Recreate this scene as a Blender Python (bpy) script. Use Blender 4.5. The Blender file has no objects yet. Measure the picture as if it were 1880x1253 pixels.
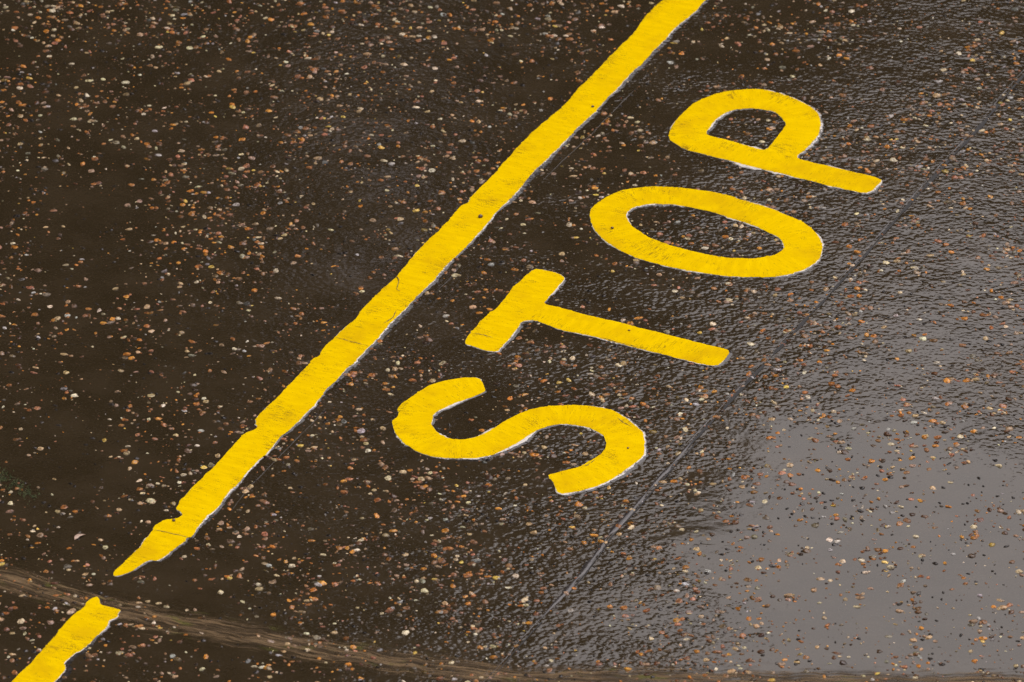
import bpy, math, random
import numpy as np
from mathutils import Vector, noise
from mathutils.geometry import delaunay_2d_cdt

S = bpy.context.scene
C = bpy.context.collection
random.seed(7)
R = math.radians

# ------------------------------------------------------------------ camera
PW, PH = 1880.0, 1253.0
DIST, ELEV = 20.0, R(28.8)          # a long lens from a deck about 9.6 m above the ground
WIDTH = 2.60                        # metres across the middle of the picture
cam_d = bpy.data.cameras.new('camera')
cam = bpy.data.objects.new('camera', cam_d)
C.objects.link(cam)
cam_d.sensor_width = 36
cam_d.lens = 36 * DIST / WIDTH
cam_d.clip_start, cam_d.clip_end = 0.5, 2000
CP = Vector((0, -DIST * math.cos(ELEV), DIST * math.sin(ELEV)))
cam.location = CP
cam.rotation_euler = (math.pi / 2 - ELEV, 0, 0)
cam_d.dof.use_dof = True
cam_d.dof.focus_distance = DIST - 0.1
cam_d.dof.aperture_fstop = 7.0
S.camera = cam

# ------------------------------------------------------------------ world, sun, exposure
SUN_EL, SUN_AZ = R(57), R(22)       # beyond the ground to the right, veiled by cloud into a wide bright patch
world = bpy.data.worlds.new('World')
S.world = world
world.use_nodes = True
wn, wl = world.node_tree.nodes, world.node_tree.links
wn.clear()
sky = wn.new('ShaderNodeTexSky')
sky.sky_type = 'NISHITA'
sky.sun_disc = False
sky.sun_elevation = SUN_EL
sky.sun_rotation = SUN_AZ
sky.air_density, sky.dust_density, sky.ozone_density = 1.0, 4.0, 1.0
hs = wn.new('ShaderNodeHueSaturation')
hs.inputs['Saturation'].default_value = 0.10      # a grey overcast
tint = wn.new('ShaderNodeMix'); tint.data_type = 'RGBA'; tint.blend_type = 'MULTIPLY'
tint.inputs[0].default_value = 1.0
tint.inputs[7].default_value = (1.0, 0.935, 0.995, 1)
bg = wn.new('ShaderNodeBackground')
bg.inputs['Strength'].default_value = 0.15
wo = wn.new('ShaderNodeOutputWorld')
wl.new(sky.outputs[0], hs.inputs['Color'])
wl.new(hs.outputs[0], tint.inputs[6])
wl.new(tint.outputs[2], bg.inputs['Color'])
wl.new(bg.outputs[0], wo.inputs['Surface'])
sd = bpy.data.lights.new('sun', 'SUN')
sd.energy = 0.85
sd.angle = R(64)
sd.color = (1.0, 0.95, 0.88)
sun = bpy.data.objects.new('sun', sd)
C.objects.link(sun)
dv = Vector((math.sin(SUN_AZ) * math.cos(SUN_EL), math.cos(SUN_AZ) * math.cos(SUN_EL), math.sin(SUN_EL)))
sun.rotation_euler = dv.to_track_quat('Z', 'Y').to_euler()
sun.location = dv * 30
S.view_settings.view_transform = 'Standard'
S.view_settings.look = 'None'
S.view_settings.gamma = 1
S.view_settings.exposure = 0.3

# ------------------------------------------------------------------ helpers
_fwd = Vector((0, math.cos(ELEV), -math.sin(ELEV)))
_up = Vector((0, math.sin(ELEV), math.cos(ELEV)))
def G(px, py):
    """point of the ground that the camera of this place sees at a photo pixel"""
    k = WIDTH / DIST / PW
    d = _fwd + Vector((1, 0, 0)) * ((px - PW / 2) * k) + _up * ((PH / 2 - py) * k)
    t = -CP.z / d.z
    return (CP.x + d.x * t, CP.y + d.y * t)

def GL(s):
    v = [float(a) for a in s.replace(';', ' ').replace(',', ' ').split()]
    return [G(v[i], v[i + 1]) for i in range(0, len(v), 2)]

def tag(o, label=None, cat=None, group=None, kind=None):
    if label: o['label'] = label
    if cat: o['category'] = cat
    if group: o['group'] = group
    if kind: o['kind'] = kind
    return o

def mesh_obj(name, verts, faces, mat, parent=None, smooth=False, uv=None, col=None):
    me = bpy.data.meshes.new(name)
    me.from_pydata(verts, [], faces)
    me.materials.append(mat)
    if smooth:
        me.polygons.foreach_set('use_smooth', [True] * len(me.polygons))
    if uv is not None:
        l = me.uv_layers.new(name='UVMap')
        vi = np.empty(len(me.loops), dtype=np.int32)
        me.loops.foreach_get('vertex_index', vi)
        l.data.foreach_set('uv', np.asarray(uv, dtype=np.float32)[vi].ravel())
    if col is not None:
        a = me.color_attributes.new('Col', 'FLOAT_COLOR', 'POINT')
        a.data.foreach_set('color', np.asarray(col, dtype=np.float32).ravel())
    o = bpy.data.objects.new(name, me)
    C.objects.link(o)
    if parent: o.parent = parent
    return o

def empty(name, x, y, z=0.0):
    o = bpy.data.objects.new(name, None)
    o.empty_display_size = 0.1
    o.location = (x, y, z)
    C.objects.link(o)
    return o

# ------------------------------------------------------------------ materials
class NT:
    def __init__(s, name):
        s.m = bpy.data.materials.new(name)
        s.m.use_nodes = True
        s.t = s.m.node_tree
        s.p = s.t.nodes['Principled BSDF']
    def n(s, typ, **kw):
        nd = s.t.nodes.new(typ)
        for k, v in kw.items():
            setattr(nd, k, v)
        return nd
    def l(s, a, b): s.t.links.new(a, b)
    def math(s, op, a, b=None, c=None):
        nd = s.n('ShaderNodeMath', operation=op)
        for i, v in enumerate((a, b, c)):
            if v is None: continue
            if isinstance(v, (int, float)): nd.inputs[i].default_value = v
            else: s.l(v, nd.inputs[i])
        return nd.outputs[0]
    def noise(s, vec, scale, detail=2, rough=0.5, dist=0.0):
        nd = s.n('ShaderNodeTexNoise')
        nd.inputs['Scale'].default_value = scale
        nd.inputs['Detail'].default_value = detail
        nd.inputs['Roughness'].default_value = rough
        nd.inputs['Distortion'].default_value = dist
        if vec is not None: s.l(vec, nd.inputs['Vector'])
        return nd.outputs[0]
    def ramp(s, v, a, b, lo=0.0, hi=1.0):
        nd = s.n('ShaderNodeMapRange', interpolation_type='SMOOTHSTEP')
        s.l(v, nd.inputs[0])
        for i, q in enumerate((a, b, lo, hi)): nd.inputs[i + 1].default_value = q
        return nd.outputs[0]
    def mix(s, f, a, b):
        nd = s.n('ShaderNodeMix', data_type='RGBA')
        if isinstance(f, (int, float)): nd.inputs[0].default_value = f
        else: s.l(f, nd.inputs[0])
        for i, v in ((6, a), (7, b)):
            if isinstance(v, tuple): nd.inputs[i].default_value = (*v, 1)
            else: s.l(v, nd.inputs[i])
        return nd.outputs[2]
    def mapping(s, vec, scale=(1, 1, 1), rot=0.0, loc=(0, 0, 0)):
        nd = s.n('ShaderNodeMapping')
        nd.inputs['Scale'].default_value = scale
        nd.inputs['Rotation'].default_value = (0, 0, rot)
        nd.inputs['Location'].default_value = loc
        s.l(vec, nd.inputs['Vector'])
        return nd.outputs[0]
    def bump(s, h, dist, strength=1.0, normal=None):
        nd = s.n('ShaderNodeBump')
        nd.inputs['Strength'].default_value = strength
        nd.inputs['Distance'].default_value = dist
        s.l(h, nd.inputs['Height'])
        if normal is not None: s.l(normal, nd.inputs['Normal'])
        return nd.outputs[0]
    def set(s, **kw):
        for k, v in kw.items():
            k = k.replace('_', ' ')
            if isinstance(v, tuple) and len(v) == 3: v = (*v, 1)
            s.p.inputs[k].default_value = v

# direction in which the lane was laid (parallel to the yellow line)
_a, _b = G(60, 1220), G(1257, 0)
LINE_ANG = math.atan2(_b[1] - _a[1], _b[0] - _a[0])

def mat_asphalt():
    m = NT('wet_asphalt')
    co = m.n('ShaderNodeNewGeometry').outputs['Position']
    sep = m.n('ShaderNodeSeparateXYZ'); m.l(co, sep.inputs[0])
    X, Y = sep.outputs[0], sep.outputs[1]
    # ---- relief in millimetres
    big = m.noise(co, 2.6, 3, 0.5)
    mid = m.noise(co, 14, 2, 0.4, 0.6)
    warp = m.mapping(co, (1, 1, 1), 0.35)
    fine = m.noise(m.mapping(warp, (0.75, 1.15, 1)), 70, 1.5, 0.4, 0.8)
    tiny = m.noise(co, 260, 1, 0.5)
    vor = m.n('ShaderNodeTexVoronoi', feature='SMOOTH_F1')
    vor.inputs['Scale'].default_value = 75
    vor.inputs['Smoothness'].default_value = 0.35
    m.l(co, vor.inputs['Vector'])
    h = m.math('MULTIPLY', m.math('SUBTRACT', fine, 0.5), 0.65)
    h = m.math('ADD', h, m.math('MULTIPLY', m.math('SUBTRACT', mid, 0.5), 1.5))
    h = m.math('ADD', h, m.math('MULTIPLY', m.math('SUBTRACT', 0.35, vor.outputs[0]), 0.55))
    h = m.math('ADD', h, m.math('MULTIPLY', m.math('SUBTRACT', tiny, 0.5), 0.03))
    rgh = m.ramp(m.noise(m.mapping(co, (0.7, 1.2, 1)), 3.2, 4, 0.6), 0.38, 0.68, 0.34, 1.15)
    h = m.math('MULTIPLY', h, rgh)
    # ---- water level: the ground falls to the lower right where rain has pooled
    px = G(1720, 1110)
    ang = R(20)
    u = m.math('ADD', m.math('MULTIPLY', m.math('SUBTRACT', X, px[0]), math.cos(ang)), m.math('MULTIPLY', m.math('SUBTRACT', Y, px[1]), math.sin(ang)))
    v = m.math('ADD', m.math('MULTIPLY', m.math('SUBTRACT', X, px[0]), -math.sin(ang)), m.math('MULTIPLY', m.math('SUBTRACT', Y, px[1]), math.cos(ang)))
    d = m.math('SQRT', m.math('ADD', m.math('POWER', m.math('DIVIDE', u, 0.66), 2.0), m.math('POWER', m.math('DIVIDE', v, 1.15), 2.0)))
    pool = m.ramp(d, 1.2, 0.5, 0.0, 1.0)
    level = m.math('ADD', m.math('MULTIPLY', pool, 1.2), -0.78)
    level = m.math('ADD', level, m.math('MULTIPLY', m.math('SUBTRACT', big, 0.5), 2.3))
    wet = m.math('SMOOTH_MAX', h, level, 0.15)
    ripple = m.noise(m.mapping(co, (0.6, 1.3, 1)), 22, 2, 0.5, 0.5)
    wet = m.math('ADD', wet, m.math('MULTIPLY', ripple, 0.16))
    wet = m.math('ADD', wet, m.math('MULTIPLY', h, 0.14))
    bw = m.bump(wet, 0.001, 1.0)
    bh = m.bump(h, 0.001, 1.0)
    # ---- colour: bitumen, browner where silt has settled
    silt = m.noise(co, 5.5, 5, 0.6)
    grain = m.noise(co, 190, 3, 0.65)
    base = m.mix(m.ramp(silt, 0.35, 0.7), (0.029, 0.0203, 0.0095), (0.041, 0.029, 0.015))
    base = m.mix(m.ramp(grain, 0.54, 0.68, 0, 0.6), base, (0.062, 0.050, 0.036))
    m.l(base, m.p.inputs['Base Color'])
    m.set(Roughness=0.55, Coat_Weight=1.0, Coat_Roughness=0.05, Coat_IOR=1.33)
    m.p.inputs['Specular IOR Level'].default_value = 0.0
    m.l(bh, m.p.inputs['Normal'])
    m.l(bw, m.p.inputs['Coat Normal'])
    return m.m

def mat_yellow():
    m = NT('yellow_road_paint')
    uvn = m.n('ShaderNodeUVMap'); uvn.uv_map = 'UVMap'
    uv = uvn.outputs[0]
    co = m.n('ShaderNodeNewGeometry').outputs['Position']
    streak = m.noise(m.mapping(uv, (1.0, 0.10, 1)), 330, 3, 0.6, 0.15)
    broad = m.noise(m.mapping(uv, (1.0, 0.2, 1)), 60, 3, 0.55)
    lump = m.noise(co, 45, 3, 0.5)
    dirt = m.noise(co, 6, 5, 0.62)
    pits = m.noise(co, 420, 2, 0.5)
    col = m.mix(m.ramp(broad, 0.35, 0.7), (0.77, 0.505, 0.0010), (0.85, 0.575, 0.0012))
    col = m.mix(m.ramp(dirt, 0.48, 0.70, 0, 0.6), col, (0.62, 0.37, 0.004))
    # dark grains sit in the grooves, thickest in the worn patches
    worn = m.ramp(m.noise(co, 9, 4, 0.6), 0.45, 0.70, 0.0, 1.0)
    thr = m.math('ADD', m.math('MULTIPLY', streak, 0.55), m.math('MULTIPLY', pits, 0.45))
    thr = m.math('ADD', thr, m.math('MULTIPLY', worn, 0.09))
    col = m.mix(m.ramp(thr, 0.59, 0.65, 0, 0.85), col, (0.20, 0.11, 0.01))
    m.l(col, m.p.inputs['Base Color'])
    h = m.math('ADD', m.math('MULTIPLY', streak, 0.55), m.math('MULTIPLY', lump, 1.0))
    m.l(m.bump(h, 0.001), m.p.inputs['Normal'])
    m.set(Roughness=0.35)
    m.p.inputs['Specular IOR Level'].default_value = 0.0
    return m.m

def mat_white():
    m = NT('old_white_paint')
    co = m.n('ShaderNodeNewGeometry').outputs['Position']
    f = m.noise(co, 120, 3, 0.6)
    g = m.noise(co, 25, 2, 0.5)
    f = m.math('ADD', f, m.math('MULTIPLY', m.math('SUBTRACT', g, 0.5), 0.9))
    col = m.mix(m.ramp(f, 0.34, 0.54), (0.10, 0.088, 0.072), (0.66, 0.62, 0.54))
    m.l(col, m.p.inputs['Base Color'])
    m.l(m.bump(f, 0.0012), m.p.inputs['Normal'])
    m.set(Roughness=0.4)
    return m.m

def mat_film(name, col, rough=0.12, bumpd=0.0006, sc=60):
    m = NT(name)
    co = m.n('ShaderNodeNewGeometry').outputs['Position']
    f = m.noise(co, sc, 3, 0.55)
    m.l(m.mix(m.ramp(m.noise(co, 35, 3, 0.6), 0.3, 0.7), tuple(c * 0.75 for c in col), tuple(c * 1.2 for c in col)), m.p.inputs['Base Color'])
    m.l(m.bump(f, bumpd), m.p.inputs['Normal'])
    m.set(Roughness=rough, IOR=1.37)
    return m.m

def mat_chip():
    m = NT('wet_stone_chip')
    a = m.n('ShaderNodeVertexColor'); a.layer_name = 'Col'
    co = m.n('ShaderNodeNewGeometry').outputs['Position']
    f = m.noise(co, 300, 3, 0.6)
    dk = m.n('ShaderNodeMix', data_type='RGBA', blend_type='MULTIPLY')
    m.l(m.ramp(m.math('ADD', m.math('MULTIPLY', f, 0.4), m.math('MULTIPLY', m.noise(co, 130, 3, 0.6), 0.6)), 0.56, 0.42, 0, 0.8), dk.inputs[0])
    m.l(a.outputs[0], dk.inputs[6])
    dk.inputs[7].default_value = (0.22, 0.17, 0.13, 1)
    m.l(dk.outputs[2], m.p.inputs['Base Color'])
    m.l(m.bump(f, 0.0008), m.p.inputs['Normal'])
    m.set(Roughness=0.5, Coat_Weight=0.7, Coat_Roughness=0.1, Coat_IOR=1.33)
    m.p.inputs['Specular IOR Level'].default_value = 0.0
    return m.m

def mat_track():
    """rust and silt ground into the asphalt in long streaks; clear between them"""
    m = NT('scraped_silt')
    uvn = m.n('ShaderNodeUVMap'); uvn.uv_map = 'UVMap'
    uv = uvn.outputs[0]
    st = m.noise(m.mapping(uv, (0.045, 1, 1)), 150, 4, 0.6, 0.1)
    st2 = m.noise(m.mapping(uv, (0.12, 1, 1), 0, (3, 1, 0)), 60, 3, 0.6)
    gr = m.noise(m.mapping(uv, (0.4, 1, 1)), 22, 3, 0.6)
    sp = m.n('ShaderNodeSeparateXYZ'); m.l(uv, sp.inputs[0])
    edge = m.math('ABSOLUTE', m.math('MULTIPLY', sp.outputs[1], 1 / 0.085))
    fade = m.ramp(edge, 1.0, 0.15)
    col = m.mix(m.ramp(st2, 0.35, 0.65), (0.050, 0.032, 0.014), (0.185, 0.122, 0.060))
    col = m.mix(m.ramp(gr, 0.56, 0.68, 0, 0.75), col, (0.100, 0.100, 0.015))
    col = m.mix(m.ramp(st, 0.6, 0.72, 0, 0.8), col, (0.030, 0.022, 0.014))
    m.l(col, m.p.inputs['Base Color'])
    m.l(m.bump(m.math('ADD', st, m.math('MULTIPLY', st2, 0.7)), 0.0008), m.p.inputs['Normal'])
    m.set(Roughness=0.5)
    m.p.inputs['Specular IOR Level'].default_value = 0.08
    al = m.math('ADD', m.math('MULTIPLY', st, 0.6), m.math('MULTIPLY', m.noise(m.mapping(uv, (0.3, 1, 1), 0, (7, 2, 0)), 90, 4, 0.65), 0.4))
    al = m.math('ADD', al, m.math('MULTIPLY', fade, 0.20))
    m.l(m.ramp(al, 0.53, 0.76, 0, 0.9), m.p.inputs['Alpha'])
    return m.m

def mat_simple(name, a, b, scale, rough, bd=0.002):
    m = NT(name)
    co = m.n('ShaderNodeNewGeometry').outputs['Position']
    f = m.noise(co, scale, 4, 0.6)
    m.l(m.mix(m.ramp(f, 0.35, 0.65), a, b), m.p.inputs['Base Color'])
    m.l(m.bump(f, bd), m.p.inputs['Normal'])
    m.set(Roughness=rough)
    return m.m

M_ASPH, M_YEL, M_WHITE = mat_asphalt(), mat_yellow(), mat_white()
M_FILM = mat_film('smooth_wet_bitumen', (0.030, 0.025, 0.021))
M_SEAM = mat_film('seam_sealer', (0.040, 0.034, 0.030), 0.22, 0.0008, 90)
M_CRACK = mat_simple('dirt_in_crack', (0.02, 0.014, 0.008), (0.10, 0.06, 0.01), 150, 0.7, 0.0005)
M_CHIP, M_TRACK = mat_chip(), mat_track()
M_MOSS = mat_simple('moss', (0.035, 0.055, 0.014), (0.10, 0.12, 0.035), 120, 0.8, 0.001)
M_LEAFLITTER = mat_simple('pale_leaf', (0.42, 0.28, 0.19), (0.60, 0.44, 0.32), 90, 0.5, 0.0006)
M_STONE = mat_simple('brown_stone', (0.07, 0.035, 0.015), (0.16, 0.085, 0.04), 200, 0.4, 0.0005)
M_TWIG = mat_simple('wet_twig', (0.05, 0.032, 0.01), (0.10, 0.065, 0.02), 200, 0.5, 0.0005)
M_BARK = mat_simple('bark', (0.05, 0.037, 0.025), (0.11, 0.085, 0.06), 6, 0.9, 0.02)
M_FOL = mat_simple('autumn_foliage', (0.035, 0.032, 0.012), (0.075, 0.056, 0.018), 0.8, 0.75, 0.02)
M_FOL.node_tree.nodes['Principled BSDF'].inputs['Specular IOR Level'].default_value = 0.1

# ------------------------------------------------------------------ ground
ground = mesh_obj('asphalt_ground', [(-400, -400, 0), (400, -400, 0), (400, 400, 0), (-400, 400, 0)], [(0, 1, 2, 3)], M_ASPH)
tag(ground, kind='structure')

# ------------------------------------------------------------------ painted shapes
def chaikin(p, closed=True, it=1):
    for _ in range(it):
        q = []
        n = len(p)
        rng = range(n if closed else n - 1)
        if not closed: q.append(p[0])
        for i in rng:
            a, b = p[i], p[(i + 1) % n]
            q.append((a[0] * .78 + b[0] * .22, a[1] * .78 + b[1] * .22))
            q.append((a[0] * .22 + b[0] * .78, a[1] * .22 + b[1] * .78))
        if not closed: q.append(p[-1])
        p = q
    return p

def resample(p, step, closed=True):
    P = np.array(p + ([p[0]] if closed else []))
    s = np.concatenate([[0], np.cumsum(np.hypot(*np.diff(P, axis=0).T))])
    n = max(4, int(round(s[-1] / step)))
    t = np.linspace(0, s[-1], n + 1)
    q = np.stack([np.interp(t, s, P[:, 0]), np.interp(t, s, P[:, 1])], 1)
    return q[:-1] if closed else q

def fbm(x, y, sc, z=0.0, octv=3):
    return noise.fractal(Vector((x * sc, y * sc, z)), 1.0, 2.0, octv)

def outward(P):
    """unit normals pointing outwards of a closed ccw ring"""
    T = np.roll(P, -1, 0) - np.roll(P, 1, 0)
    T /= np.maximum(np.hypot(T[:, 0], T[:, 1]), 1e-9)[:, None]
    return np.stack([T[:, 1], -T[:, 0]], 1)

def area(P):
    x, y = P[:, 0], P[:, 1]
    return 0.5 * np.sum(x * np.roll(y, -1) - np.roll(x, -1) * y)

def ring(px, seed, jag=0.0017, hole=False):
    P = resample(chaikin(px), 0.0034)
    if (area(P) < 0) != hole: P = P[::-1]
    N = outward(P)
    d = np.array([fbm(x, y, 26, seed, 4) * jag * 1.6 + max(0, abs(fbm(x, y, 70, seed + 5, 2)) - .35) * jag * 3.5 for x, y in P])
    return P + N * d[:, None]

def inside(poly, Q):
    x, y = Q[:, 0], Q[:, 1]
    c = np.zeros(len(Q), bool)
    for a, b in zip(poly, np.roll(poly, -1, 0)):
        cond = ((a[1] > y) != (b[1] > y))
        if not cond.any(): continue
        xi = (b[0] - a[0]) * (y - a[1]) / (b[1] - a[1] + 1e-15) + a[0]
        c ^= cond & (x < xi)
    return c

def edge_dist(rings, Q):
    D = np.full(len(Q), 9.0)
    for P in rings:
        for k in range(0, len(Q), 2000):
            q = Q[k:k + 2000]
            dd = np.min(np.hypot(q[:, None, 0] - P[None, :, 0], q[:, None, 1] - P[None, :, 1]), axis=1)
            D[k:k + 2000] = np.minimum(D[k:k + 2000], dd)
    return D

def stroke_uv(lines, Q):
    best = np.full(len(Q), 1e9)
    uv = np.zeros((len(Q), 2))
    off = 0.0
    for ln in lines:
        L = resample(ln, 0.02, closed=False)
        s = 0.0
        for a, b in zip(L[:-1], L[1:]):
            e = b - a
            l = math.hypot(*e)
            t = np.clip(((Q - a) @ e) / (l * l), 0, 1)
            pr = a + t[:, None] * e
            dd = np.hypot(*(Q - pr).T)
            side = np.sign(e[0] * (Q[:, 1] - a[1]) - e[1] * (Q[:, 0] - a[0]))
            w = dd < best
            best[w] = dd[w]
            uv[w, 0] = off + s + t[w] * l
            uv[w, 1] = (side * dd)[w]
            s += l
        off += s + 0.37
    return uv

TOP = 0.0022
PAINTED = []          # outlines, so that no stone chip is laid over the paint
def painted(name, outlines, holes, centre, seed, label, cat, group=None, film=1.0, und=1.0, thick=TOP):
    rings = [ring(o, seed) for o in outlines]
    hr = [ring(o, seed + 3, hole=True) for o in holes]
    allr = rings + hr
    PAINTED.append((rings, hr))
    V = np.concatenate(allr)
    edges, k = [], 0
    for P in allr:
        n = len(P)
        edges += [(k + i, k + (i + 1) % n) for i in range(n)]
        k += n
    x0, y0 = V.min(0); x1, y1 = V.max(0)
    g = 0.0075
    gx, gy = np.meshgrid(np.arange(x0, x1, g), np.arange(y0, y1, g))
    Q = np.stack([gx.ravel(), gy.ravel()], 1)
    rs = np.random.RandomState(seed)
    Q += rs.uniform(-.3, .3, Q.shape) * g
    ins = np.zeros(len(Q), bool)
    for P in rings: ins |= inside(P, Q)
    for P in hr: ins &= ~inside(P, Q)
    Q = Q[ins]
    D = edge_dist(allr, Q)
    Q = Q[D > 0.0022]
    A = np.concatenate([V, Q])
    vo, _, fo, _, _, _ = delaunay_2d_cdt([Vector(a) for a in A], edges, [], 0, 1e-7)
    vo = np.array([(v.x, v.y) for v in vo])
    F = np.array([f for f in fo if len(f) == 3])
    cen = vo[F].mean(1)
    ok = np.zeros(len(F), bool)
    for P in rings: ok |= inside(P, cen)
    for P in hr: ok &= ~inside(P, cen)
    F = F[ok]
    D = edge_dist(allr, vo)
    z = thick * (0.72 + 0.28 * np.clip(D / 0.004, 0, 1))
    z += np.array([fbm(x, y, 30, seed + 9, 3) for x, y in vo]) * 0.00035
    ox, oy = float(V[:, 0].mean()), float(V[:, 1].mean())
    root = empty(name, ox, oy)
    tag(root, label, cat, group)
    uv = stroke_uv(centre, vo)
    verts = [(x - ox, y - oy, zz) for (x, y), zz in zip(vo, z)]
    faces = [tuple(int(i) for i in f) for f in F]
    # a thin wall round the paint down to the ground
    uvl = [tuple(q) for q in uv]
    for P in allr:
        k = len(verts)
        n = len(P)
        pu = stroke_uv(centre, P)
        for lvl in (thick * 0.70, -0.0004):
            for i, (x, y) in enumerate(P):
                verts.append((x - ox, y - oy, lvl))
                uvl.append(tuple(pu[i]))
        for i in range(n):
            j = (i + 1) % n
            faces.append((k + i, k + n + i, k + n + j, k + j))
    mesh_obj('yellow_paint', verts, faces, M_YEL, root, smooth=False, uv=uvl)
    # older white coat and the smooth bitumen lip that show past the edge
    wv, wf, fv, ff = [], [], [], []
    for P in allr:
        N = outward(P)
        n = len(P)
        face = N[:, 0] * 0.62 - N[:, 1] * 0.78            # the stencil slipped towards the lower right
        w1, w2 = np.zeros(n), np.zeros(n)
        for i, (x, y) in enumerate(P):
            a = fbm(x, y, 7, seed + 20, 3)
            b = fbm(x, y, 60, seed + 21, 3)
            c = fbm(x, y, 4, seed + 30, 3)
            w1[i] = max(0.0002, und * (0.0042 * (face[i] * 0.8 + 0.15) + a * 0.0085 + b * 0.0030))
            w2[i] = max(0.0008, film * (0.0070 * max(0, face[i] + .15) + 0.0008 + c * 0.013 + b * 0.0030))
        for W, vv, f2, za, zb, ex in ((w1, wv, wf, thick * 0.66, thick * 0.30, 0), (w2, fv, ff, thick * 0.42, -0.0003, 1)):
            off = (w1 if ex else 0 * w1)
            k = len(vv)
            for q in range(3):
                t = q / 2
                zz = za + (zb - za) * (1 - (1 - t) ** 1.6)
                for i, (x, y) in enumerate(P):
                    o_ = off[i] * 0.9 + W[i] * t - (0.0008 if q == 0 else 0)
                    vv.append((x + N[i, 0] * o_ - ox, y + N[i, 1] * o_ - oy, zz))
            if not ex:      # drop to the ground
                for i, (x, y) in enumerate(P):
                    o_ = W[i] + 0.0004
                    vv.append((x + N[i, 0] * o_ - ox, y + N[i, 1] * o_ - oy, -0.0003))
            for q in range(2 if ex else 3):
                for i in range(n):
                    j = (i + 1) % n
                    f2.append((k + q * n + i, k + (q + 1) * n + i, k + (q + 1) * n + j, k + q * n + j))
    mesh_obj('white_undercoat', wv, wf, M_WHITE, root, smooth=True)
    mesh_obj('bitumen_lip', fv, ff, M_FILM, root, smooth=True)
    return root

def crack_part(root, pts, w, seed, name='crack', mat=None, z=TOP + 0.0006):
    L = resample(GL(pts), 0.004, closed=False)
    n = len(L)
    vs = []
    T = np.gradient(L, axis=0)
    T /= np.hypot(*T.T)[:, None]
    N = np.stack([-T[:, 1], T[:, 0]], 1)
    rx, ry = root.location.x, root.location.y
    for i, (x, y) in enumerate(L):
        d = fbm(x, y, 60, seed, 3) * 0.0022
        ww = w * max(0.15, 0.7 + fbm(x, y, 110, seed + 1, 2)) * min(1, 4 * min(i, n - 1 - i) / n + .2)
        for s_ in (-1, 1):
            vs.append((x + N[i, 0] * (d + s_ * ww) - rx, y + N[i, 1] * (d + s_ * ww) - ry, z))
    fs = [(2 * i, 2 * i + 1, 2 * i + 3, 2 * i + 2) for i in range(n - 1)]
    return mesh_obj(name, vs, fs, mat or M_CRACK, root)

# --- the long line and the piece below the scrape
line_left = '1262,-45; 1240,-22; 1217.5,0; 1184,32; 1164,62; 1139,86; 1115,110; 1090,136; 1065,160; 1040,191; 1015,212; 987,235; 962,260; 940,283; 917,308; 912,317; 890,337; 865,362; 860,373; 847,378; 827,402; 810,420; 782,447; 762,467; 742,492; 725,512; 695,538; 674,560; 655,581; 650,590; 638,598; 616,618; 603,632; 590,645; 586,656; 574,660; 557,681; 535,703; 514,726; 505,736; 488,750; 469,772; 472,784; 467,790; 449,796; 431,816; 410,839; 389,863; 382,869; 352,897; 345,904; 330,921; 329,926; 321,936; 331,941; 336,947; 325,954; 301,955; 284,966; 281,975; 271,985; 259,1003; 240,1022; 223,1039; 210,1049; 207,1060'
line_right = '230,1056; 249,1046; 268,1032; 276,1029; 289,1031; 304,1022; 321,1008; 339,995; 343,988; 354,987; 361,970; 376,957; 377,949; 387,944; 399,935; 420,903; 439,888; 454,867; 476,846; 503,820; 508,809; 525,795; 548,775; 572,750; 586,734; 597,717; 618,699; 631,683; 657,660; 676,639; 699,617; 716,594; 734,579; 759,553; 770,542; 795,517; 817,490; 842,467; 862,447; 890,417; 907,395; 932,370; 956,347; 967,330; 997,300; 1022,275; 1045,252; 1067,229; 1090,210; 1112,185; 1137,160; 1162,131; 1177,120; 1200,95; 1222,72; 1247,45; 1275,25; 1296,0; 1317,-20; 1338,-42'
def ext(s, dx, dy): return s
FAR = '1520,-300; 1600,-300'
far_l = '1600,-385; 1440,-222; 1330,-113'
far_r = '1390,-97; 1500,-207; 1668,-375'
long_line = painted('painted_line', [GL(far_l + ';' + line_left + ';' + line_right + ';' + far_r)], [],
    [GL('1640,-380; 1257,0; 1000,265; 760,508; 560,712; 400,880; 212,1056')], 11,
    'long yellow painted line running diagonally above the word STOP, tapering to a broken point', 'painted line',
    'pieces of the yellow diagonal line', film=1.25, und=0.62)
crack_part(long_line, '617,621; 640,628; 676,637', 0.0010, 3)
crack_part(long_line, '282,974; 310,980; 344,988', 0.0012, 4)
crack_part(long_line, '727,572; 722,585; 709,593; 704,596', 0.0012, 5)
low_line = painted('painted_line', [GL('177,1096; 182,1101; 185,1111; 200,1115; 222,1121; 215,1128; 215,1134; 200,1140; 200,1146; 189,1160; 177,1169; 163,1183; 151,1194; 134,1203; 118,1218; 122,1229; 114,1239; 100,1253; 72,1284; -40,1396; -190,1546; -275,1546; -130,1403; -10,1286; 22,1252; 31,1242; 51,1223; 68,1206; 80,1192; 98,1172; 114,1152; 122,1143; 135,1131; 146,1121; 157,1114; 158,1108')], [],
    [GL('200,1108; 60,1238; -230,1546')], 12,
    'short yellow line piece in the lower left corner, ragged end touching the brown scrape', 'painted line',
    'pieces of the yellow diagonal line', film=1.4, und=0.6)

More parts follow.
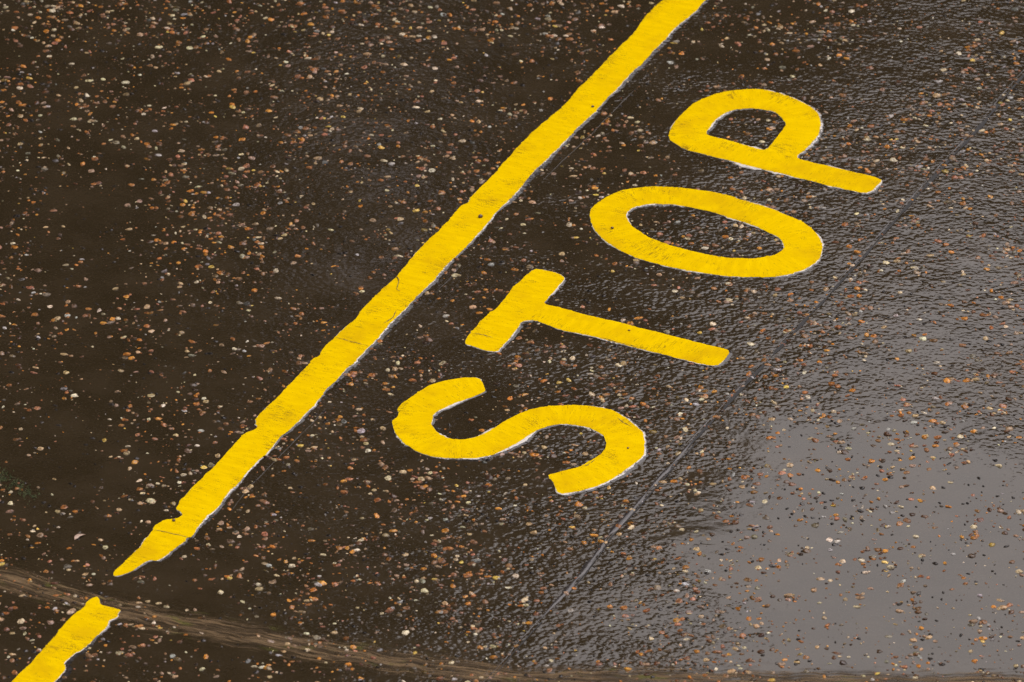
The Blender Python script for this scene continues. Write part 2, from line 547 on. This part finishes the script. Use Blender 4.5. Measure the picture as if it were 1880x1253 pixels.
# --- the word
GRP = 'letters of the painted word STOP'
P_out = '1227.5,247.5; 1232.5,232.5; 1250,212.5; 1270,192.5; 1290,182.5; 1312.5,173.7; 1340,167.5; 1375,164; 1405,166; 1432.5,172.5; 1455,180; 1477.5,191; 1495,202.5; 1506,216; 1506,237; 1500,252.5; 1485,270; 1466,286; 1462.5,292.5; 1490,298.7; 1532.5,308.7; 1562.5,316; 1587.5,321; 1610,327.5; 1620,332.5; 1610,341; 1602.5,352.5; 1586,356; 1562.5,351; 1512.5,340; 1475,330; 1450,324; 1415,315; 1375,306; 1340,296; 1300,286; 1275,280; 1257.5,275; 1242.5,267.5; 1230,257.5'
P_in = '1295,246; 1310,225; 1327.5,210; 1347.5,202.5; 1370,200; 1395,200.5; 1420,205; 1432.5,215; 1445,229; 1435,240; 1422.5,257.5; 1407.5,277.5; 1387.5,274; 1362.5,266; 1335,257.5; 1310,252.5'
P_ = painted('painted_letter', [GL(P_out)], [GL(P_in)],
    [GL('1268,258; 1264,235; 1300,202; 1350,184; 1405,184; 1450,200; 1475,225; 1468,252; 1440,288'), GL('1270,268; 1430,305; 1615,343')], 21,
    'yellow letter P, bowl on a long stem, uppermost of the word STOP', 'painted letter', GRP, film=0.8, und=1.25)
O_out = '1083,387.5; 1085.7,412.4; 1095,429; 1117.5,448.4; 1145,465; 1178,477.5; 1217,488.5; 1250,495.4; 1289,502; 1333,508.7; 1372,510; 1413.6,510; 1441,507; 1472,498; 1494,487; 1508,470.5; 1510.5,451; 1502,432; 1480,412.4; 1455,400; 1413.6,383; 1372,371; 1330.6,358.4; 1297,351.5; 1261.4,346.8; 1211.6,343; 1164.5,346; 1134,353; 1109,365; 1092.6,376.4'
O_in = '1149,393; 1162,382; 1195,375; 1234,376; 1270,382; 1311,391; 1344.5,402.7; 1386,416.5; 1411,427.6; 1436,441.5; 1441,454; 1436,462; 1419,470.5; 1386,476; 1353,476; 1305.7,470.5; 1261.4,459.5; 1220,448.4; 1186.7,434.5; 1164.5,420.7; 1153.5,407'
O_ = painted('painted_letter', [GL(O_out)], [GL(O_in)],
    [GL('1116,400; 1125,380; 1165,362; 1215,359; 1265,364; 1335,381; 1400,400; 1450,420; 1478,448; 1470,475; 1425,492; 1370,493; 1295,486; 1215,468; 1150,442; 1118,415; 1116,400')], 22,
    'yellow letter O, a long closed oval ring between letters T and P', 'painted letter', GRP, film=0.7, und=0.95)
T_out = '979.4,494.4; 1002,497; 1025,503; 1037,511.7; 1028,524.6; 1008,544.7; 996.6,559; 1025,564.8; 1074,579; 1131.6,592; 1189,606.5; 1246.5,620.8; 1289.6,632.3; 1318.4,638; 1341,645; 1332.7,659.6; 1315.5,674; 1289.6,669.7; 1255,662.5; 1203.5,648; 1160,638; 1117,626.6; 1074,615; 1031,608; 1002,596.4; 982,589; 959,590.7; 947.8,605; 936.3,622; 922,638; 912,647.5; 887.5,643.8; 867,636.6; 853,633.7; 854.4,625; 870,605; 887.5,585; 916,563.4; 925,550.4; 939,531.8; 959,513'
T_ = painted('painted_letter', [GL(T_out)], [], [GL('1008,500; 945,572; 880,642'), GL('985,575; 1150,614; 1330,660')], 23,
    'yellow letter T, straight bar with one long stem, between letters S and O', 'painted letter', GRP, film=1.0, und=0.75)
crack_part(T_, '871,614; 889,617; 905,622', 0.0011, 7)
crack_part(T_, '1103,621; 1140,632; 1172,639', 0.0011, 8)
S_out = '879.6,694; 888,709; 892.5,719; 876.7,726; 851,736; 825,746; 802,756; 792,767.7; 793.4,783.5; 805,798; 828,808; 851,808.8; 876.7,803.6; 897,793.6; 920,779; 943,765; 971.5,753.4; 1000,747.6; 1034.7,744.7; 1069,745; 1101,749; 1129.5,756; 1152.5,770.6; 1175.5,789; 1184,809; 1182.7,832.4; 1175.5,844; 1149.6,864; 1121,882.6; 1086.4,897; 1057.7,904; 1026,909; 1017.5,892.7; 1009,878; 1004.6,872.6; 1034.7,866; 1066,858; 1089,844; 1109.4,829.5; 1114.6,815; 1108,801; 1089,789; 1063.5,782; 1034.7,779; 1006,783.5; 983,792; 957,809; 928.4,826.6; 899.7,838; 868,843; 828,843; 799,841; 773,834; 747.5,819.4; 730,803.6; 720,783.5; 720,775; 731.7,766; 733,757.7; 728.8,752; 747.5,734.7; 764.7,723; 787.7,709; 819,699; 851,694.5'
S_ = painted('painted_letter', [GL(S_out)], [],
    [GL('886,708; 850,716; 805,730; 770,748; 755,775; 770,805; 810,826; 860,826; 905,812; 945,788; 985,770; 1035,762; 1085,766; 1130,785; 1150,812; 1140,840; 1100,868; 1050,884; 1012,892')], 24,
    'yellow letter S with a chipped outer edge, lowest of the word STOP', 'painted letter', GRP, film=1.0, und=1.3)
crack_part(S_, '1133,768; 1145,778; 1160,786', 0.0009, 9)
crack_part(S_, '1094,845; 1080,855; 1066,861', 0.0009, 10)

# ------------------------------------------------------------------ seams, scratches, scrape
def strip(name, pts, w, z, mat, seed, rise=0.0, wn=0.5, label=None, kind='structure', closed_uv=True, wob=0.002, step=0.012, prof=3, taper=0.0):
    L = resample(chaikin(GL(pts), False), step, closed=False)
    T = np.gradient(L, axis=0); T /= np.hypot(*T.T)[:, None]
    N = np.stack([-T[:, 1], T[:, 0]], 1)
    vs, uv, s = [], [], 0.0
    n = len(L)
    for i, (x, y) in enumerate(L):
        if i: s += math.hypot(*(L[i] - L[i - 1]))
        d = fbm(x, y, 12, seed, 3) * wob
        ww = w * max(0.05, 1 + wn * fbm(x, y, 14, seed + 1, 3) * 1.5)
        if taper: ww *= min(1, min(i, n - 1 - i) / n / taper + .05)
        for q in range(prof):
            t = -1 + 2 * q / (prof - 1)
            vs.append((x + N[i, 0] * (d + t * ww), y + N[i, 1] * (d + t * ww), z + rise * (1 - t * t) + (0 if abs(t) < 1 else -0.0006 * (rise > 0))))
            uv.append((s, t * ww))
    fs = [(prof * i + q, prof * i + q + 1, prof * (i + 1) + q + 1, prof * (i + 1) + q) for i in range(n - 1) for q in range(prof - 1)]
    fs = [f[::-1] for f in fs]
    o = mesh_obj(name, vs, fs, mat, smooth=True, uv=uv)
    tag(o, label, None, None, kind)
    return o

SEAM_TOP = '2150,-170; 1880,138; 1835,190; 1792,242; 1745,292; 1650,398; 1558,504; 1480,587; 1424,648; 1391,682; 1320,761; 1262,822'
SEAM_LOW = '1275,806; 1230,857; 1207,882; 1150,949; 1117,983; 1095,1018; 1064,1058; 1040,1085; 1013,1115; 986,1142'
SEAM_END = '990,1138; 950,1181; 921,1217; 888,1252; 800,1352; 700,1466'
o = strip('asphalt_seam', SEAM_TOP, 0.0032, 0.0010, M_CRACK, 41, wn=1.0)
M_DARKGAP = mat_simple('open_joint', (0.006, 0.005, 0.004), (0.012, 0.010, 0.007), 80, 0.7, 0.0006)
o.data.materials[0] = M_DARKGAP
strip('asphalt_seam', '2146,-176; 1876,132; 1831,184; 1788,236; 1741,287; 1646,393; 1554,499; 1476,582; 1420,643; 1388,677; 1316,756; 1258,817', 0.0020, 0.0000, M_SEAM, 42, rise=0.0009, wn=1.6)
strip('asphalt_seam', SEAM_LOW, 0.0066, 0.0000, M_SEAM, 43, rise=0.0018, wn=0.9, prof=5, taper=0.1)
strip('asphalt_seam', '1279,812; 1234,862; 1211,887; 1154,954; 1121,988; 1099,1023; 1068,1063; 1044,1090', 0.0015, 0.0010, M_DARKGAP, 46, wn=0.6)
strip('asphalt_seam', SEAM_END, 0.0020, 0.0000, M_SEAM, 44, rise=0.0012, wn=0.9)
strip('asphalt_seam', '994,1143; 954,1186; 925,1222; 892,1257; 804,1357; 704,1471', 0.0012, 0.0010, M_DARKGAP, 45, wn=0.6)
for k, p in enumerate(('1168,162; 1135,195; 1100,232; 1076,256; 1025,303; 998,331', '842,492; 820,519; 806,530',
                       '600,750; 552,799; 510,841; 480,872; 452,899; 425,939')):
    strip('scored_line', p, 0.0013, 0.0000, M_SEAM, 50 + k, rise=0.0006, wn=0.9, taper=0.08)

track = strip('scrape_mark', '-330,1005; -150,1030; 0,1062; 60,1078; 130,1098; 200,1117; 300,1139; 420,1163; 560,1189; 680,1209; 800,1226; 950,1242; 1100,1246; 1300,1251; 1500,1255; 1800,1259; 2200,1256',
              0.085, 0.0008, M_TRACK, 60, wn=0.35, wob=0.012, prof=9)

# ------------------------------------------------------------------ stone chips of the worn surface
PAL = [  # colour, weight
    ((0.50, 0.20, 0.035), 10), ((0.60, 0.27, 0.05), 6), ((0.36, 0.15, 0.045), 16), ((0.25, 0.13, 0.06), 18), ((0.47, 0.33, 0.17), 14),
    ((0.62, 0.52, 0.31), 11), ((0.66, 0.58, 0.40), 6), ((0.33, 0.22, 0.14), 12), ((0.42, 0.40, 0.36), 5), ((0.66, 0.45, 0.10), 2),
    ((0.38, 0.17, 0.09), 9)]
PC = np.minimum(0.8, np.array([c for c, w in PAL]) * 1.15); PWt = np.array([w for c, w in PAL], float); PWt /= PWt.sum()
rs = np.random.RandomState(5)
XA, XB, YA, YB = -2.3, 2.3, -2.6, 3.2

def clear_of_paint(Q):
    ok = np.ones(len(Q), bool)
    for rings, hr in PAINTED:
        for P in rings:
            lo, hi = P.min(0) - .01, P.max(0) + .01
            c = np.where((Q[:, 0] > lo[0]) & (Q[:, 0] < hi[0]) & (Q[:, 1] > lo[1]) & (Q[:, 1] < hi[1]))[0]
            if not len(c): continue
            i = inside(P, Q[c])
            for H in hr: i &= ~inside(H, Q[c])
            d = edge_dist([P[::2]] + [H[::2] for H in hr], Q[c])
            ok[c] &= ~(i | (d < 0.007))
    return ok

def scatter(n, seed):
    r = np.random.RandomState(seed)
    Q = np.stack([r.uniform(XA, XB, n), r.uniform(YA, YB, n)], 1)
    keep = np.array([noise.noise(Vector((x * 3.2, y * 2.4, seed))) * 0.9 + noise.noise(Vector((x * 13, y * 13, seed + 3))) * 0.9 + 0.52 for x, y in Q])
    Q = Q[r.uniform(0, 1, n) < keep]
    return Q[clear_of_paint(Q)]

def chips(Q, rad, cols, hgt, seed, name):
    r = np.random.RandomState(seed)
    vs, fs, cc = [], [], []
    for (x, y), ra, c, h in zip(Q, rad, cols, hgt):
        k = r.randint(6, 9)
        asp = r.uniform(0.45, 1.0); th = r.uniform(0, math.pi)
        tilt = r.uniform(-.22, .22, 2)
        ph = r.uniform(0, 6.28)
        b = len(vs)
        ct, st = math.cos(th), math.sin(th)
        rr = r.uniform(0.68, 1.18, k)
        for lv, (q, zz) in enumerate(((1.0, -0.0006), (0.86, h * 0.62), (0.5, h))):
            for i in range(k):
                a = ph + 6.2832 * i / k
                lx, ly = math.cos(a) * ra * q * rr[i], math.sin(a) * ra * q * rr[i] * asp
                wx, wy = lx * ct - ly * st, lx * st + ly * ct
                z = zz + (wx * tilt[0] + wy * tilt[1] if lv else 0)
                vs.append((x + wx, y + wy, max(z, -0.0007 if not lv else 0.0001)))
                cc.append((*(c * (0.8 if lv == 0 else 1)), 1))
        for lv in (0, 1):
            for i in range(k):
                j = (i + 1) % k
                fs.append((b + lv * k + i, b + lv * k + j, b + (lv + 1) * k + j, b + (lv + 1) * k + i))
        fs.append(tuple(b + 2 * k + i for i in range(k)))
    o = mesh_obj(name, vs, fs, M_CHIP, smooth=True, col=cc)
    return o

def chipset(n, seed, rlo, rhi, rpow, hl, hh, dark):
    Q = scatter(n, seed)
    r = np.random.RandomState(seed + 1)
    m = len(Q)
    rad = rlo + (rhi - rlo) * r.uniform(0, 1, m) ** rpow
    col = PC[r.choice(len(PC), m, p=PWt)] * r.uniform(0.75, 1.15, (m, 1)) * r.uniform(0.93, 1.07, (m, 3))
    # bitumen still covers many of them
    cov = (r.uniform(0, 1, m) < dark)[:, None]
    f = r.uniform(0.12, 0.55, (m, 1))
    col = np.where(cov, col * f + np.array([[.02, .016, .011]]) * (1 - f), col)
    h = r.uniform(hl, hh, m) * (0.5 + rad / rhi)
    return Q, rad, col, h

sets = [chipset(56000, 101, 0.0036, 0.0122, 1.8, 0.0007, 0.0022, 0.30),
        chipset(34000, 202, 0.0013, 0.0040, 1.3, 0.0004, 0.0012, 0.45)]
Qa = np.concatenate([s_[0] for s_ in sets]); ra_ = np.concatenate([s_[1] for s_ in sets])
ca = np.concatenate([s_[2] for s_ in sets]); ha = np.concatenate([s_[3] for s_ in sets])
o = chips(Qa, ra_, ca, ha, 77, 'stone_chips')
tag(o, 'orange, cream and brown stone chips set in the wet asphalt', None, None, 'stuff')
# dark trap-rock chips: nothing but relief and glints
Qd = scatter(9500, 303)
r_ = np.random.RandomState(304)
rd = 0.003 + 0.006 * r_.uniform(0, 1, len(Qd)) ** 1.6
cd = np.array([[.020, .016, .012]]) * r_.uniform(.7, 2.2, (len(Qd), 1))
o = chips(Qd, rd, cd, r_.uniform(0.0008, 0.0024, len(Qd)), 78, 'dark_stone_chips')
tag(o, 'black bitumen covered stone chips roughening the asphalt', None, None, 'stuff')

# ------------------------------------------------------------------ loose things
def stone(px, py, rad, z, label, seed):
    x, y = G(px, py)
    r = random.Random(seed)
    vs, fs = [(0, 0, rad * .75)], []
    k = 9
    for ring_i, (q, h) in enumerate(((.55, .68), (1.0, .3), (.9, 0.0))):
        for i in range(k):
            a = 6.2832 * i / k
            w = rad * q * r.uniform(.85, 1.15)
            vs.append((math.cos(a) * w, math.sin(a) * w * .8, rad * h * r.uniform(.85, 1.1) if h else 0))
    for i in range(k):
        j = (i + 1) % k
        fs.append((0, 1 + i, 1 + j))
        for g in (0, 1): fs.append((1 + g * k + i, 1 + (g + 1) * k + i, 1 + (g + 1) * k + j, 1 + g * k + j))
    o = mesh_obj('stone', vs, fs, M_STONE, smooth=True)
    o.location = (x, y, z)
    o.rotation_euler = (0, 0, r.uniform(0, 6))
    tag(o, label, 'stone', 'small stones lying on the paint')
stone(882, 400, 0.0078, 0.0030, 'largest brown stone, lying on the long yellow line left of letter O', 1)
stone(1088, 198, 0.0046, 0.0030, 'small dark stone on the long yellow line, left of letter P', 2)
stone(1124, 421, 0.0046, 0.0030, 'small dark stone on the left end of letter O', 3)
stone(319, 958, 0.0050, 0.0030, 'small dark stone on the narrowed lower end of the long yellow line', 4)
stone(1153, 825, 0.0032, 0.0030, 'tiny dark stone on the right curve of letter S', 5)
stone(1155, 609, 0.0030, 0.0030, 'tiny dark stone halfway along the stem of letter T', 6)

def leaf(px, py, ln, wd, rot, label):
    x, y = G(px, py)
    n = 10
    vs, fs = [], []
    for layer in (0, 1):
        for i in range(n + 1):
            t = i / n
            w = wd * math.sin(math.pi * min(1, t * 1.02) ** 0.8) ** 0.8 * (1 - .15 * math.sin(t * 17)) + 0.0003
            c = 0.006 * math.sin(t * 3.0)
            for s_ in (-1, 0, 1):
                vs.append((ln * (t - .5), c + s_ * w, 0.0014 + 0.003 * abs(s_) * math.sin(t * 3) + .0015 * t - layer * 0.0007))
    m = 3 * (n + 1)
    for layer in (0, 1):
        for i in range(n):
            for s_ in (0, 1):
                b = layer * m + 3 * i + s_
                f = (b, b + 3, b + 4, b + 1)
                fs.append(f if not layer else f[::-1])
    for i in range(n):
        for s_ in (0, 2):
            b = 3 * i + s_
            fs.append((b, b + m, b + m + 3, b + 3))
    o = mesh_obj('fallen_leaf', vs, fs, M_LEAFLITTER, smooth=True)
    o.location = (x, y, 0)
    o.rotation_euler = (0, 0, rot)
    tag(o, label, 'leaf')
leaf(147, 988, 0.034, 0.0062, R(40), 'pale pink curled leaf on the asphalt left of the line\'s pointed end')

def twig(pts, w, label, z=TOP + 0.0006):
    L = resample(chaikin(GL(pts), False, 2), 0.004, closed=False)
    c = L.mean(0)
    vs, fs = [], []
    n = len(L)
    for i, (x, y) in enumerate(L):
        ww = w * (1 - .6 * i / n) * (1 + .35 * fbm(x, y, 90, 3, 2))
        t = L[min(i + 1, n - 1)] - L[max(i - 1, 0)]; t /= math.hypot(*t)
        for k in range(6):
            a = 6.2832 * k / 6
            vs.append((x - c[0] - t[1] * math.cos(a) * ww, y - c[1] + t[0] * math.cos(a) * ww, z + w + math.sin(a) * ww))
    for i in range(n - 1):
        for k in range(6):
            j = (k + 1) % 6
            fs.append((6 * i + k, 6 * i + j, 6 * (i + 1) + j, 6 * (i + 1) + k))
    fs.append(tuple(range(5, -1, -1))); fs.append(tuple(6 * (n - 1) + k for k in range(6)))
    o = mesh_obj('twig', vs, fs, M_TWIG, smooth=True)
    o.location = (c[0], c[1], 0)
    tag(o, label, 'twig')
twig('728,510; 733,517; 730,527; 728,534; 734,537', 0.0012, 'dark hooked twig across the upper edge of the long yellow line')

# moss creeping along the left edge of the picture
def moss(seed):
    r = random.Random(seed)
    vs, fs = [], []
    for _ in range(1500):
        t = r.random()
        cx, cy = -40 + 100 * t, 850 + 62 * t
        px, py = cx + r.gauss(0, 9), cy + r.gauss(0, 7 + 4 * (1 - t))
        if fbm(px * .01, py * .01, 12, 3, 3) < -0.05: continue
        x, y = G(px, py)
        a = r.uniform(0, 6.28); l = r.uniform(.002, .005); w = l * .3
        b = len(vs)
        dx, dy = math.cos(a), math.sin(a)
        h = r.uniform(.001, .005)
        vs += [(x - dy * w, y + dx * w, 0), (x + dy * w, y - dx * w, 0), (x + dx * l, y + dy * l, h)]
        fs.append((b, b + 1, b + 2))
    o = mesh_obj('moss', vs, fs, M_MOSS)
    tag(o, 'green moss patch on the asphalt at the left edge', None, None, 'stuff')
moss(4)

# ------------------------------------------------------------------ the trees mirrored in the wet ground, standing beyond it
def tree(x, y, h, rad, base, n, seed, label, leaf_s=0.30):
    r = random.Random(seed)
    root = empty('broadleaf_tree', x, y)
    tag(root, label, 'tree', 'trees beyond the wet ground')
    vs, fs = [], []
    def limb(p0, p1, r0, r1, k=8):
        d = (p1 - p0).normalized()
        a = d.orthogonal().normalized(); b_ = d.cross(a)
        b = len(vs)
        for p, rr in ((p0, r0), (p1, r1)):
            for i in range(k):
                t = 6.2832 * i / k
                vs.append(tuple(p + (a * math.cos(t) + b_ * math.sin(t)) * rr))
        for i in range(k):
            j = (i + 1) % k
            fs.append((b + i, b + j, b + k + j, b + k + i))
    top = Vector((r.uniform(-.4, .4), r.uniform(-.4, .4), h * .85))
    prev = Vector((0, 0, -.1)); pr = .38
    for s_ in range(1, 7):
        p = top * (s_ / 6) + Vector((r.uniform(-.15, .15), r.uniform(-.15, .15), 0))
        limb(prev, p, pr, .38 * (1 - s_ / 7))
        prev, pr = p, .38 * (1 - s_ / 7)
    clumps = []
    for i in range(int(46 if h < 15 else h * 4.2)):
        t = r.random() ** 1.35
        z = base + (h - base) * t
        prof = math.sin(math.pi * min(1, .12 + .86 * t)) ** .6
        a = r.uniform(0, 6.28)
        q = rad * prof * math.sqrt(r.random()) * .9
        c = Vector((math.cos(a) * q, math.sin(a) * q, z))
        clumps.append((c, r.uniform(.8, 1.5)))
        limb(Vector((0, 0, max(1.5, z - q * .7 - .4))), c, .09, .02, 5)
    mesh_obj('trunk', vs, fs, M_BARK, root, smooth=True)
    vs, fs = [], []
    for _ in range(n):
        c, cr = r.choice(clumps)
        v = Vector((r.gauss(0, 1), r.gauss(0, 1), r.gauss(0, .8)))
        v = v.normalized() * cr * r.random() ** .5
        p = c + v
        a = Vector((r.gauss(0, 1), r.gauss(0, 1), r.gauss(0, 1))).normalized()
        b_ = a.orthogonal().normalized()
        l = leaf_s * r.uniform(.6, 1.2)
        b = len(vs)
        vs += [tuple(p - a * l), tuple(p + b_ * l * .55), tuple(p + a * l), tuple(p - b_ * l * .55)]
        fs.append((b, b + 1, b + 2, b + 3))
    mesh_obj('crown', vs, fs, M_FOL, root)
tree(-3.3, 18, 31, 4.3, 3.0, 46000, 2, 'dense broadleaf tree seen only as the dark reflection across the middle')
tree(-6.6, 19.5, 33, 4.8, 3.0, 36000, 6, 'dense broadleaf tree seen only as the dark reflection left of the middle')
tree(-11.5, 15, 32, 5.2, 3.0, 24000, 1, 'tallest broadleaf tree seen only as the darkest reflection at the left')
tree(-14, 7, 24, 5.0, 2.5, 9000, 4, 'tall broadleaf tree, unseen, added far to the left to block the side sky')  # unseen tree added to keep side sky light off the left ground
tree(0.9, 20.5, 10.2, 2.6, 2, 9000, 8, 'low rounded broadleaf tree seen only as the reflection behind letter P')
tree(4.9, 22, 11.4, 3.4, 2, 10000, 3, 'low broadleaf tree seen only as the reflection at the upper right')
tree(11.5, 23, 10.8, 4.2, 2, 7000, 5, 'low broadleaf tree beyond the ground, far to the right')
